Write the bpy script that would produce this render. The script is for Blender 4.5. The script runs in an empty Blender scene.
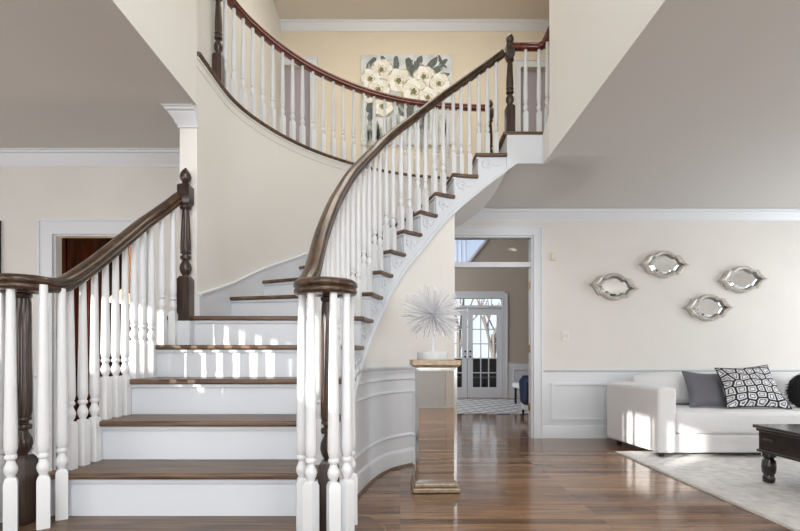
import bpy, math, random
from mathutils import Vector, Matrix
random.seed(7)
S = bpy.context.scene
COL = S.collection
PI = math.pi

# ------------------------------------------------------------------ camera
cd = bpy.data.cameras.new('camera'); cam = bpy.data.objects.new('camera', cd); COL.objects.link(cam)
cam.location = (0, 0, 0.925); cam.rotation_euler = (PI/2, 0, 0)
cd.sensor_width = 36; cd.lens = 21.6; cd.shift_y = 91.5/800; cd.clip_start = 0.02
S.camera = cam
# ------------------------------------------------------------------ world, sun, area lights, exposure
w = bpy.data.worlds.new('world'); S.world = w; w.use_nodes = True
bg = w.node_tree.nodes['Background']; bg.inputs[0].default_value = (0.80, 0.90, 1.0, 1); bg.inputs[1].default_value = 1.05
sd = bpy.data.lights.new('sun', 'SUN'); sun = bpy.data.objects.new('sun', sd); COL.objects.link(sun)
sd.energy = 7.0; sd.angle = math.radians(0.6); sd.color = (1.0, 0.96, 0.90)
sun.rotation_euler = Vector((0.755, 0.656, -0.21)).to_track_quat('-Z', 'Y').to_euler()
def area(name, loc, target, sx, sy, power, color=(1, 1, 1)):
    l = bpy.data.lights.new(name, 'AREA'); o = bpy.data.objects.new(name, l); COL.objects.link(o)
    l.shape = 'RECTANGLE'; l.size = sx; l.size_y = sy; l.energy = power; l.color = color
    o.location = loc; o.rotation_euler = (Vector(target)-Vector(loc)).to_track_quat('-Z', 'Y').to_euler()
    return o
area('foyer_high_window_light', (0, -2.05, 4.1), (0, 4, 2.6), 2.0, 2.2, 88, (0.97, 0.985, 1.0))
area('foyer_sidelight_light', (-.10, -2.12, 1.2), (-.4, 4, 1.25), .33, 1.75, 22, (0.94, 0.97, 1.0))
for k_, x_ in (('near', 2.8), ('far', 4.5)): area('living_%s_window_light' % k_, (x_, -2.12, 1.45), (x_-.2, 5, 1.2), 1.2, 1.7, 38, (0.96, 0.98, 1.0))
area('living_side_window_light', (5.85, 4.1, 1.45), (2, 3.0, 1.0), 1.7, 1.6, 40, (0.96, 0.98, 1.0))
area('dining_front_fill_light', (-3.0, -2.05, 1.4), (-2.8, 4, 1.3), 2.6, 1.7, 52, (0.94, 0.97, 1.0))  # added fill for the dining side; the front wall has no window here
area('dining_side_fill_light', (-4.5, 2.0, 1.4), (-2, 2.6, 1.2), 1.8, 1.6, 16, (0.94, 0.97, 1.0))  # added fill lamp, set before a solid stretch of the left wall
area('upper_hall_light', (0.3, 5.0, 5.6), (0.3, 5.6, 3.0), 2.4, 1.2, 42, (1.0, 0.93, 0.82))
area('family_room_fill_light', (-1.2, 9.0, 2.6), (2.2, 9.6, 0.8), 1.6, 2.2, 75, (0.92, 0.95, 1.0))  # added fill inside the family room to lift its walls, no window there
S.view_settings.view_transform = 'Standard'; S.view_settings.look = 'None'
S.view_settings.gamma = 1; S.view_settings.use_curve_mapping = False
S.view_settings.exposure = 0.22
S.cycles.use_denoising = True
S.cycles.max_bounces = 8; S.cycles.diffuse_bounces = 5; S.cycles.glossy_bounces = 4
S.cycles.transparent_max_bounces = 12; S.cycles.sample_clamp_indirect = 6
S.cycles.caustics_reflective = False; S.cycles.caustics_refractive = False

# ------------------------------------------------------------------ materials
def new_mat(name):
    m = bpy.data.materials.new(name); m.use_nodes = True
    nt = m.node_tree; return m, nt, nt.nodes['Principled BSDF']
def plain(name, col, rough=0.5, metal=0.0, noise=0.0, nscale=8.0, bump=0.0, spec=0.5, emit=None, estr=0, sheen=0):
    m, nt, b = new_mat(name)
    b.inputs['Base Color'].default_value = (*col, 1); b.inputs['Roughness'].default_value = rough
    b.inputs['Metallic'].default_value = metal; b.inputs['Specular IOR Level'].default_value = spec
    if emit: b.inputs['Emission Color'].default_value = (*emit, 1); b.inputs['Emission Strength'].default_value = estr
    if sheen: b.inputs['Sheen Weight'].default_value = sheen
    if noise or bump:
        tc = nt.nodes.new('ShaderNodeTexCoord'); n = nt.nodes.new('ShaderNodeTexNoise')
        n.inputs['Scale'].default_value = nscale; n.inputs['Detail'].default_value = 4
        nt.links.new(tc.outputs['Object'], n.inputs['Vector'])
        if noise:
            r = nt.nodes.new('ShaderNodeValToRGB')
            r.color_ramp.elements[0].color = (*[c*(1-noise) for c in col], 1); r.color_ramp.elements[0].position = .3
            r.color_ramp.elements[1].color = (*[min(1, c*(1+noise)) for c in col], 1); r.color_ramp.elements[1].position = .7
            nt.links.new(n.outputs['Fac'], r.inputs[0]); nt.links.new(r.outputs[0], b.inputs['Base Color'])
        if bump:
            bp = nt.nodes.new('ShaderNodeBump'); bp.inputs['Strength'].default_value = bump; bp.inputs['Distance'].default_value = .01
            nt.links.new(n.outputs['Fac'], bp.inputs['Height']); nt.links.new(bp.outputs[0], b.inputs['Normal'])
    return m
def wood(name, dark, light, scale=(3, 40, 40), rough=0.3, coat=0.0, bump=0.05):
    m, nt, b = new_mat(name); N = nt.nodes.new; L = nt.links.new
    tc = N('ShaderNodeTexCoord'); mp = N('ShaderNodeMapping'); mp.inputs['Scale'].default_value = scale
    n = N('ShaderNodeTexNoise'); n.inputs['Scale'].default_value = 1.0; n.inputs['Detail'].default_value = 6; n.inputs['Distortion'].default_value = .6
    r = N('ShaderNodeValToRGB'); r.color_ramp.elements[0].color = (*dark, 1); r.color_ramp.elements[0].position = .35
    r.color_ramp.elements[1].color = (*light, 1); r.color_ramp.elements[1].position = .68
    L(tc.outputs['Object'], mp.inputs[0]); L(mp.outputs[0], n.inputs['Vector']); L(n.outputs['Fac'], r.inputs[0]); L(r.outputs[0], b.inputs['Base Color'])
    b.inputs['Roughness'].default_value = rough; b.inputs['Coat Weight'].default_value = coat; b.inputs['Coat Roughness'].default_value = .12
    bp = N('ShaderNodeBump'); bp.inputs['Strength'].default_value = bump; bp.inputs['Distance'].default_value = .005
    L(n.outputs['Fac'], bp.inputs['Height']); L(bp.outputs[0], b.inputs['Normal'])
    return m
def floor_mat():
    m, nt, b = new_mat('oak_floorboards'); N = nt.nodes.new; L = nt.links.new
    tc = N('ShaderNodeTexCoord'); br = N('ShaderNodeTexBrick')
    br.inputs['Scale'].default_value = 1; br.inputs['Brick Width'].default_value = 1.15; br.inputs['Row Height'].default_value = .083
    br.inputs['Mortar Size'].default_value = .0012; br.inputs['Mortar Smooth'].default_value = .3; br.offset = .37; br.offset_frequency = 3
    br.inputs['Color1'].default_value = (.17, .088, .046, 1); br.inputs['Color2'].default_value = (.44, .265, .15, 1); br.inputs['Mortar'].default_value = (.03, .015, .008, 1)
    br.inputs['Bias'].default_value = -.1
    mp = N('ShaderNodeMapping'); mp.inputs['Scale'].default_value = (2.2, 38, 1)
    n = N('ShaderNodeTexNoise'); n.inputs['Scale'].default_value = 1; n.inputs['Detail'].default_value = 7; n.inputs['Distortion'].default_value = .8
    r = N('ShaderNodeValToRGB'); r.color_ramp.elements[0].color = (.35, .31, .28, 1); r.color_ramp.elements[0].position = .3; r.color_ramp.elements[1].color = (1.15, 1.12, 1.08, 1); r.color_ramp.elements[1].position = .65
    mx = N('ShaderNodeMix'); mx.data_type = 'RGBA'; mx.blend_type = 'MULTIPLY'; mx.inputs[0].default_value = .72
    L(tc.outputs['Object'], br.inputs['Vector']); L(tc.outputs['Object'], mp.inputs[0]); L(mp.outputs[0], n.inputs['Vector']); L(n.outputs['Fac'], r.inputs[0])
    L(br.outputs['Color'], mx.inputs[6]); L(r.outputs[0], mx.inputs[7]); L(mx.outputs[2], b.inputs['Base Color'])
    b.inputs['Roughness'].default_value = .12; b.inputs['Specular IOR Level'].default_value = .38
    n2 = N('ShaderNodeTexNoise'); n2.inputs['Scale'].default_value = 5; n2.inputs['Detail'].default_value = 2
    ad = N('ShaderNodeMath'); ad.operation = 'MULTIPLY_ADD'; ad.inputs[1].default_value = .35
    L(n2.outputs['Fac'], ad.inputs[0]); L(br.outputs['Fac'], ad.inputs[2])
    L(tc.outputs['Object'], n2.inputs['Vector'])
    bp = N('ShaderNodeBump'); bp.inputs['Strength'].default_value = .12; bp.inputs['Distance'].default_value = .01; bp.invert = True
    L(ad.outputs[0], bp.inputs['Height']); L(bp.outputs[0], b.inputs['Normal'])
    return m
def glass_mat():
    m, nt, b = new_mat('clear_window_glass'); N = nt.nodes.new; L = nt.links.new
    t = N('ShaderNodeBsdfTransparent'); g = N('ShaderNodeBsdfGlossy'); g.inputs['Roughness'].default_value = .02
    f = N('ShaderNodeFresnel'); f.inputs['IOR'].default_value = 1.45; mx = N('ShaderNodeMixShader')
    L(f.outputs[0], mx.inputs[0]); L(t.outputs[0], mx.inputs[1]); L(g.outputs[0], mx.inputs[2]); L(mx.outputs[0], nt.nodes['Material Output'].inputs[0])
    return m
def lattice_mat():
    m, nt, b = new_mat('black_lattice_print'); N = nt.nodes.new; L = nt.links.new
    tc = N('ShaderNodeTexCoord'); mp = N('ShaderNodeMapping'); mp.inputs['Scale'].default_value = (1, 1, 1)
    v = N('ShaderNodeTexVoronoi'); v.voronoi_dimensions = '2D'; v.feature = 'DISTANCE_TO_EDGE'; v.inputs['Scale'].default_value = 6.2; v.inputs['Randomness'].default_value = .55
    r = N('ShaderNodeValToRGB'); r.color_ramp.interpolation = 'LINEAR'
    r.color_ramp.elements[0].color = (.015, .015, .02, 1); r.color_ramp.elements[0].position = .095
    r.color_ramp.elements[1].color = (.78, .79, .82, 1); r.color_ramp.elements[1].position = .12
    e = r.color_ramp.elements.new(.235); e.color = (.78, .79, .82, 1)
    e = r.color_ramp.elements.new(.25); e.color = (.02, .02, .03, 1)
    e = r.color_ramp.elements.new(.32); e.color = (.02, .02, .03, 1)
    e = r.color_ramp.elements.new(.335); e.color = (.78, .79, .82, 1)
    L(tc.outputs['UV'], mp.inputs[0]); L(mp.outputs[0], v.inputs['Vector']); L(v.outputs['Distance'], r.inputs[0]); L(r.outputs[0], b.inputs['Base Color'])
    b.inputs['Roughness'].default_value = .85
    return m
def rug_pattern():
    m, nt, b = new_mat('grey_diamond_rug_weave'); N = nt.nodes.new; L = nt.links.new
    tc = N('ShaderNodeTexCoord'); mp = N('ShaderNodeMapping'); mp.inputs['Rotation'].default_value = (0, 0, .78)
    c = N('ShaderNodeTexBrick'); c.inputs['Scale'].default_value = 1; c.inputs['Brick Width'].default_value = .26; c.inputs['Row Height'].default_value = .26; c.offset = 0
    c.inputs['Mortar Size'].default_value = .035; c.inputs['Color1'].default_value = (.30, .31, .33, 1); c.inputs['Color2'].default_value = (.34, .35, .37, 1); c.inputs['Mortar'].default_value = (.72, .72, .72, 1)
    L(tc.outputs['Object'], mp.inputs[0]); L(mp.outputs[0], c.inputs['Vector']); L(c.outputs['Color'], b.inputs['Base Color']); b.inputs['Roughness'].default_value = .95
    return m
M = {}
M['cream'] = plain('cream_wall_paint', (.75, .728, .69), .6, noise=.02, nscale=3)
M['upper'] = plain('warm_beige_upper_wall', (.74, .67, .54), .6, noise=.02, nscale=3)  # yellower tone than the ground floor walls
M['foyer'] = plain('ivory_wall_paint', (.80, .785, .745), .6)
M['taupe'] = plain('taupe_wall_paint', (.50, .44, .37), .6)
M['ceil'] = plain('matte_ceiling_paint', (.67, .655, .63), .8)
M['ceil2'] = plain('matte_upper_ceiling_paint', (.74, .68, .61), .8)
M['trim'] = plain('white_semigloss_trim', (.74, .765, .80), .3)
M['riser'] = plain('white_riser_paint', (.71, .745, .79), .45)
M['floor'] = floor_mat()
M['tread'] = wood('brown_oak_tread', (.065, .036, .021), (.20, .122, .074), (3, 45, 45), .38, .0)
M['rail'] = wood('dark_walnut_rail', (.022, .011, .006), (.095, .050, .024), (30, 4, 14), .3, .15)
M['redrail'] = wood('red_lit_rail_wood', (.07, .008, .004), (.20, .030, .014), (20, 20, 30), .22, .5)  # redness of the light on the upper rails put into the wood colour
M['newel'] = wood('dark_walnut_newel', (.018, .010, .007), (.070, .038, .026), (40, 40, 4), .28, .2)
M['glass'] = glass_mat()
M['mirror'] = plain('silvered_mirror', (.86, .88, .88), .015, 1.0)
M['mirroredge'] = plain('bevelled_mirror_edge', (.80, .84, .86), .12, 1.0)
M['champ'] = plain('champagne_silver_leaf', (.40, .32, .23), .42, .6, noise=.25, nscale=30)
M['pewter'] = plain('antiqued_silver_frame', (.60, .565, .51), .45, .35, noise=.2, nscale=40)
M['sofa'] = plain('white_woven_linen', (.80, .80, .81), .9, noise=.02, nscale=60, bump=.1, sheen=.2)
M['grey'] = plain('slate_grey_cotton', (.16, .16, .18), .85, noise=.06, nscale=80, bump=.1)
M['fur'] = plain('black_faux_fur', (.008, .008, .01), .9, bump=1, nscale=60)
M['lattice'] = lattice_mat()
M['black'] = wood('ebony_stained_wood', (.006, .005, .005), (.02, .015, .012), (4, 30, 30), .25, .4)
M['tabletop'] = wood('ebony_tabletop_wood', (.03, .028, .027), (.06, .055, .052), (30, 3, 3), .22, .5)
M['rug'] = plain('cream_pile_rug', (.74, .73, .71), .95, noise=.14, nscale=14, bump=.8)
M['rug2'] = rug_pattern()
M['whitegloss'] = plain('white_lacquer', (.76, .78, .80), .3)
M['spike'] = plain('white_painted_metal_rods', (.80, .81, .84), .4)
M['cab'] = wood('cherry_cabinet_wood', (.03, .007, .003), (.15, .035, .016), (20, 20, 3), .35, .3)
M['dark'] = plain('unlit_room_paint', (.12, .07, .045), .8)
M['brass'] = plain('aged_brass', (.35, .25, .12), .35, .9)
M['iron'] = plain('black_iron', (.02, .02, .02), .4, .5)
M['lamp'] = plain('warm_glass_shade', (.9, .8, .6), .5, emit=(1, .80, .52), estr=1.3)
M['plate'] = plain('ivory_plastic', (.72, .66, .54), .4)
M['plate2'] = plain('white_plastic', (.78, .77, .74), .4)
M['blue'] = plain('navy_knit_throw', (.012, .03, .085), .9, bump=.6, nscale=60)
M['bark'] = plain('grey_tree_bark', (.20, .18, .16), .9)
M['ground'] = plain('leafy_ground', (.16, .13, .09), .95, noise=.3, nscale=4)
M['deck'] = plain('weathered_deck_boards', (.13, .12, .11), .8)
M['dimroom'] = plain('lavender_grey_room_infill', (.40, .37, .41), .6)  # tone of the dim room interiors, used on leaves filling the openings
M['canvas'] = plain('pale_blue_grey_canvas', (.64, .68, .69), .8, noise=.22, nscale=5)
M['petal'] = plain('cream_petal_paint', (.80, .78, .69), .75, noise=.10, nscale=30)
M['petal2'] = plain('ivory_petal_paint', (.88, .88, .84), .75, noise=.06, nscale=30)
M['petalshade'] = plain('ochre_petal_outline_paint', (.50, .45, .33), .75)
M['leaf'] = plain('charcoal_leaf_paint', (.13, .15, .15), .75, noise=.3, nscale=20)
M['core'] = plain('olive_flower_centre_paint', (.20, .19, .08), .75, noise=.3, nscale=60)
M['wash'] = plain('grey_green_drip_paint', (.36, .40, .38), .8, noise=.3, nscale=14)

# ------------------------------------------------------------------ mesh builder
class G:
    def __init__(s): s.v = []; s.f = []; s.m = []; s.uv = None
    def add(s, vs, fs, mi=0):
        k = len(s.v); s.v += [tuple(v) for v in vs]; s.f += [tuple(k+i for i in f) for f in fs]; s.m += [mi]*len(fs); return s
    def box(s, x0, x1, y0, y1, z0, z1, mi=0, rz=0, c=None):
        vs = [(x, y, z) for z in (z0, z1) for y in (y0, y1) for x in (x0, x1)]
        if rz:
            cx, cy = c if c else ((x0+x1)/2, (y0+y1)/2); ca, sa = math.cos(rz), math.sin(rz)
            vs = [(cx+(x-cx)*ca-(y-cy)*sa, cy+(x-cx)*sa+(y-cy)*ca, z) for x, y, z in vs]
        return s.add(vs, [(0, 2, 3, 1), (4, 5, 7, 6), (0, 1, 5, 4), (2, 6, 7, 3), (0, 4, 6, 2), (1, 3, 7, 5)], mi)
    def prism(s, poly, z0, z1, mi=0):
        a = sum(poly[i][0]*poly[(i+1) % len(poly)][1]-poly[(i+1) % len(poly)][0]*poly[i][1] for i in range(len(poly)))
        if a < 0: poly = poly[::-1]
        n = len(poly); f0 = (lambda p: z0) if not callable(z0) else z0
        vs = [(p[0], p[1], f0(p)) for p in poly]+[(p[0], p[1], z1) for p in poly]
        return s.add(vs, [tuple(range(n-1, -1, -1)), tuple(range(n, 2*n))]+[(i, (i+1) % n, n+(i+1) % n, n+i) for i in range(n)], mi)
    def lathe(s, prof, c=(0, 0, 0), seg=16, mi=0, flute=0):
        vs = []; n = len(prof)
        for r, z in prof:
            for k in range(seg):
                a = 2*PI*k/seg; vs.append((c[0]+r*math.cos(a), c[1]+r*math.sin(a), c[2]+z))
        fs = [(i*seg+k, i*seg+(k+1) % seg, (i+1)*seg+(k+1) % seg, (i+1)*seg+k) for i in range(n-1) for k in range(seg)]
        fs += [tuple(range(seg-1, -1, -1)), tuple((n-1)*seg+k for k in range(seg))]
        return s.add(vs, fs, mi)
    def tube(s, p0, p1, r0, r1=None, seg=8, mi=0):
        p0 = Vector(p0); p1 = Vector(p1); r1 = r0 if r1 is None else r1
        d = (p1-p0).normalized(); u = d.orthogonal().normalized(); w_ = d.cross(u)
        vs = [p+(u*math.cos(2*PI*k/seg)+w_*math.sin(2*PI*k/seg))*r for p, r in ((p0, r0), (p1, r1)) for k in range(seg)]
        return s.add(vs, [(k, (k+1) % seg, seg+(k+1) % seg, seg+k) for k in range(seg)]+[tuple(range(seg-1, -1, -1)), tuple(seg+k for k in range(seg))], mi)
    def sweep(s, path, prof, mi=0, vertical=False, closed=False, scale=None):
        """prof: (side, up) outline; path: 3-D points. vertical keeps the section upright with mitred corners."""
        P = [Vector(p) for p in path]; n = len(P); m = len(prof); vs = []
        for i in range(n):
            a = P[i-1] if i > 0 else (P[-1] if closed else None); b = P[(i+1) % n] if i < n-1 or closed else None
            d1 = (P[i]-a).normalized() if a is not None else None; d2 = (b-P[i]).normalized() if b is not None else None
            t = ((d1 or d2)+(d2 or d1)).normalized()
            sd_ = t.cross(Vector((0, 0, 1))).normalized(); k = 1.0
            if vertical:
                up = Vector((0, 0, 1)); dd = Vector(((d1 or d2).x, (d1 or d2).y, 0)).normalized(); tt = Vector((t.x, t.y, 0)).normalized()
                k = 1/max(.35, dd.dot(tt))
            else: up = sd_.cross(t)
            sc = scale[i] if scale else 1
            for (x, z) in prof: vs.append(P[i]+sd_*x*k*sc+up*z*sc)
        fs = [(i*m+j, i*m+(j+1) % m, ((i+1) % n)*m+(j+1) % m, ((i+1) % n)*m+j) for i in range(n if closed else n-1) for j in range(m)]
        if not closed: fs += [tuple(range(m-1, -1, -1)), tuple((n-1)*m+j for j in range(m))]
        return s.add(vs, fs, mi)
    def wall(s, axis, t0, t1, u0, u1, z0, z1, holes=(), mi=0):
        us = sorted({u0, u1, *[h[0] for h in holes], *[h[1] for h in holes]}); zs = sorted({z0, z1, *[h[2] for h in holes], *[h[3] for h in holes]})
        for i in range(len(us)-1):
            for j in range(len(zs)-1):
                cu = (us[i]+us[i+1])/2; cz = (zs[j]+zs[j+1])/2
                if any(h[0] < cu < h[1] and h[2] < cz < h[3] for h in holes): continue
                if axis == 'y': s.box(us[i], us[i+1], t0, t1, zs[j], zs[j+1], mi)
                else: s.box(t0, t1, us[i], us[i+1], zs[j], zs[j+1], mi)
        return s
    def build(s, name, mats, parent=None, smooth=True, bevel=0, subsurf=0, angle=35, kind=None):
        me = bpy.data.meshes.new(name); me.from_pydata(s.v, [], s.f)
        if not isinstance(mats, (list, tuple)): mats = [mats]
        for mm in mats: me.materials.append(mm)
        for p, k in zip(me.polygons, s.m): p.material_index = k
        if s.uv:
            l = me.uv_layers.new(name='UVMap')
            for lp in me.loops: l.data[lp.index].uv = s.uv[lp.vertex_index]
        me.validate()
        import bmesh
        bm = bmesh.new(); bm.from_mesh(me); bmesh.ops.recalc_face_normals(bm, faces=bm.faces); bm.to_mesh(me); bm.free()
        if smooth:
            for p in me.polygons: p.use_smooth = True
            me.set_sharp_from_angle(angle=math.radians(angle))
        o = bpy.data.objects.new(name, me); COL.objects.link(o)
        if parent: o.parent = parent
        if bevel:
            b = o.modifiers.new('bevel', 'BEVEL'); b.width = bevel; b.segments = 3; b.limit_method = 'ANGLE'; b.angle_limit = math.radians(40)
        if subsurf:
            b = o.modifiers.new('subsurf', 'SUBSURF'); b.levels = subsurf; b.render_levels = subsurf
        if kind: o['kind'] = kind
        return o
def tag(o, label=None, cat=None, group=None):
    if label: o['label'] = label
    if cat: o['category'] = cat
    if group: o['group'] = group
    return o
def thing(name, label, cat, loc=(0, 0, 0), rz=0, group=None):
    o = bpy.data.objects.new(name, None); COL.objects.link(o); o.location = loc; o.rotation_euler = (0, 0, rz); o.empty_display_size = .1
    return tag(o, label, cat, group)
def st(g, name, mats, parent=None, **k): return g.build(name, mats, parent, kind='structure', **k)
def catmull(pts, t):
    """pts: list of (param, x, y); t param"""
    n = len(pts); i = 0
    while i < n-2 and t > pts[i+1][0]: i += 1
    a, b = pts[i], pts[i+1]; h = b[0]-a[0]; u = (t-a[0])/h
    def tan(j):
        if j == 0: return [(pts[1][k]-pts[0][k])/(pts[1][0]-pts[0][0]) for k in (1, 2)]
        if j == n-1: return [(pts[-1][k]-pts[-2][k])/(pts[-1][0]-pts[-2][0]) for k in (1, 2)]
        return [(pts[j+1][k]-pts[j-1][k])/(pts[j+1][0]-pts[j-1][0]) for k in (1, 2)]
    ta, tb = tan(i), tan(i+1); r = []
    for k in (0, 1):
        p0, p1, m0, m1 = a[k+1], b[k+1], ta[k]*h, tb[k]*h
        r.append((2*u**3-3*u**2+1)*p0+(u**3-2*u**2+u)*m0+(-2*u**3+3*u**2)*p1+(u**3-u**2)*m1)
    return Vector((r[0], r[1]))
R = .20; H = 2.60; F2 = 3.0; HU = 5.70; YF = -2.2; XW = -4.6
INP = [(2, -.365, 2.19), (3, -.36, 2.46), (4, -.335, 2.74), (5, -.305, 3.02), (6, -.27, 3.27), (7, -.22, 3.53), (8, -.155, 3.76), (9, -.075, 3.93),
       (10, .035, 4.065), (11, .18, 4.19), (12, .325, 4.305), (13, .495, 4.39), (14, .72, 4.43), (15, .985, 4.43), (16, 1.275, 4.43)]
OUP = [(6.2, -1.379, 3.26), (7, -1.355, 3.82), (8, -1.215, 4.26), (9, -.97, 4.67), (10, -.68, 4.98), (11, -.36, 5.22), (12, 0, 5.40), (13, .36, 5.50), (14, .70, 5.55), (15, 1.0, 5.57), (16, 1.3, 5.58)]
def inner(t, off=0):
    p = catmull(INP, t)
    if off:
        d = (catmull(INP, t+.02)-catmull(INP, t-.02)) if t > 2.02 else Vector((0, 1)); d.normalize(); p = p+Vector((-d.y, d.x))*off   # + = towards outer wall
    return p
def outer(t, off=0):
    p = catmull(OUP, t)
    if off:
        d = (catmull(OUP, t+.02)-catmull(OUP, max(6.2, t-.02))).normalized(); p = p+Vector((-d.y, d.x))*off   # + = into the wall
    return p
def frange(a, b, n): return [a+(b-a)*i/n for i in range(n+1)]

# ------------------------------------------------------------------ structure: floors, walls, ceilings
g = G(); g.box(-5.8, 6.1, YF-.1, 11.0, -.1, 0); st(g, 'floor', M['floor'], smooth=False)
# upper floor slab with the curved well cut out of it
poly = [tuple(outer(t, .0)) for t in frange(6.2, 15, 60)]+[(1.0, 5.57), (.985, 4.44), (1.315, 4.44), (1.315, 4.0), (3.4, 4.0), (3.4, 6.9), (-1.75, 6.9), (-1.75, 3.42)]
g = G(); g.prism(poly, 2.72, F2-.03); st(g, 'floor', M['foyer'], smooth=False)
HOLES = [(.27, 1.19, 0, 2.05), (-.27, .07, .25, 2.05), (-1.0, 1.0, 3.0, 5.2), (2.2, 3.4, .6, 2.3), (3.9, 5.1, .6, 2.3)]
LHOLES = [(-.46, .36, 1.70, 2.10), (-1.41, -1.34, 1.36, 1.52), (-1.29, -1.21, 1.36, 1.50), (-2.12, -1.12, 1.93, 2.30), (-1.18, -1.14, 1.60, 1.88)]  # gaps added to the unseen wall, shaped to throw the sun patches
g = G(); g.wall('y', YF-.12, YF, -4.7, 6.1, 0, HU, HOLES); st(g, 'wall_front', M['foyer'], smooth=False)
g = G(); g.wall('x', XW-.1, XW, YF, 3.93, 0, H, LHOLES); st(g, 'wall_left', M['cream'], smooth=False)
g = G(); g.wall('x', 6.0, 6.1, YF, 5.48, 0, H, [(3.3, 4.9, .6, 2.3)]); st(g, 'wall_right', M['cream'], smooth=False)
# back wall of the sitting room with the doorway
g = G(); g.wall('y', 5.48, 5.60, .2, 6.0, 0, H, [(.58, 1.52, 0, 2.31)]); st(g, 'wall_back', M['cream'], smooth=False)
# dining room wall with the dark doorway
DX0, DX1, DZ = -2.83, -2.18, 1.928
g = G(); g.wall('y', 3.93, 4.00, XW, -1.494, 0, H, [(DX0, DX1, 0, DZ)]); st(g, 'wall_back', M['cream'], smooth=False)
# pier at the end of the curved wall, and the curved wall itself
g = G(); g.box(-1.494, -1.379, 3.26, 4.03, 0, H); st(g, 'wall_left', M['foyer'], smooth=False)
g = G(); n = 80; ts = frange(6.2, 15.0, n)
vs = [];
for t in ts:
    a = outer(t); b = outer(t, .12); zb_ = 0 if t < 12.3 else R*t-.34; vs += [(a.x, a.y, zb_), (a.x, a.y, F2-.03), (b.x, b.y, zb_), (b.x, b.y, F2-.03)]
fs = []
for i in range(n):
    k = 4*i; fs += [(k, k+4, k+5, k+1), (k+2, k+3, k+7, k+6), (k+1, k+5, k+7, k+3)]
g.add(vs, fs); g.f += [(0, 1, 3, 2)]; g.m += [0]
st(g, 'wall_curved', M['foyer'], angle=50)
g = G(); g.add([(1.245, 4.0, H), (1.245, 4.0, F2-.03), (1.3145, 4.434, F2-.03), (1.3145, 4.434, 2.705), (1.365, 4.0, H), (1.365, 4.0, F2-.03), (1.40, 4.434, F2-.03), (1.40, 4.434, 2.705)],
                 [(0, 3, 2, 1), (4, 5, 6, 7), (0, 1, 5, 4), (3, 7, 6, 2), (0, 4, 7, 3), (1, 2, 6, 5)]); st(g, 'wall_landing', M['foyer'], smooth=False)
# two storey foyer side walls above the ground floor ceilings
g = G(); g.box(-1.47, -1.35, YF, 3.19, H+.001, HU); st(g, 'wall_left', M['foyer'], smooth=False)
g = G(); g.box(1.245, 1.365, YF, 4.0, H+.001, HU); st(g, 'wall_right', M['foyer'], smooth=False)
g = G(); g.box(-1.56, -1.455, 3.19, 3.80, F2-.03, HU); g.box(-1.82, -1.70, 3.80, 6.86, F2, HU); g.box(-1.82, -1.455, 3.79, 3.81, F2, HU); st(g, 'wall_left', M['foyer'], smooth=False)
g = G(); g.wall('y', 6.86, 6.98, -1.82, 3.4, F2, HU, [(-1.70, -1.28, F2, 5.09), (1.72, 2.25, F2, 5.06)]); st(g, 'wall_back', M['upper'], smooth=False)
g = G(); g.box(3.3, 3.4, 4.0, 6.86, F2, HU); g.box(1.365, 3.3, 3.9, 4.0, F2, HU); st(g, 'wall_right', M['upper'], smooth=False)
g = G(); g.box(-1.82, 3.4, YF, 6.98, HU, HU+.1); st(g, 'ceiling', M['ceil2'], smooth=False)
g = G(); g.box(XW, -1.3505, YF, 3.19, H-.001, H+.1); g.box(XW, -1.38, 3.19, 3.26, H-.001, H+.1); g.box(XW, -1.495, 3.26, 4.03, H-.001, H+.1); st(g, 'ceiling', M['ceil'], smooth=False)
g = G(); g.box(1.2455, 6.1, YF, 4.0, H-.001, H+.08); g.box(1.9, 6.1, 4.0, 5.6, H-.001, H+.08)
def sm(u): u = max(0, min(1, u)); return u*u*(3-2*u)
def zc(x, y): return H-.001+.106*(1-sm((x-1.315)/.55))*(max(0, (y-4.0)/.43) if y < 4.43 else 1-sm((y-4.43)/1.05))
def over_stairs(x, y):   # true where the stairs themselves are lower than this ceiling
    return zc(x, y) > R*(5+(math.degrees(math.atan2(y-3.0, max(.001, 1.0-x)))-2)/8.7)-.30
for xs, ys in ((frange(.2, 1.32, 28), frange(4.42, 5.48, 28)), (frange(1.32, 1.9, 12), frange(4.0, 5.48, 30))):
    for i in range(len(xs)-1):
        for j in range(len(ys)-1):
            if xs[i] < 1.0 and over_stairs(xs[i], ys[j+1]): continue
            g.add([(x, y, zc(x, y)) for x, y in ((xs[i], ys[j]), (xs[i+1], ys[j]), (xs[i+1], ys[j+1]), (xs[i], ys[j+1]))], [(0, 1, 2, 3)])
st(g, 'ceiling', M['ceil'], angle=60)
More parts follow.
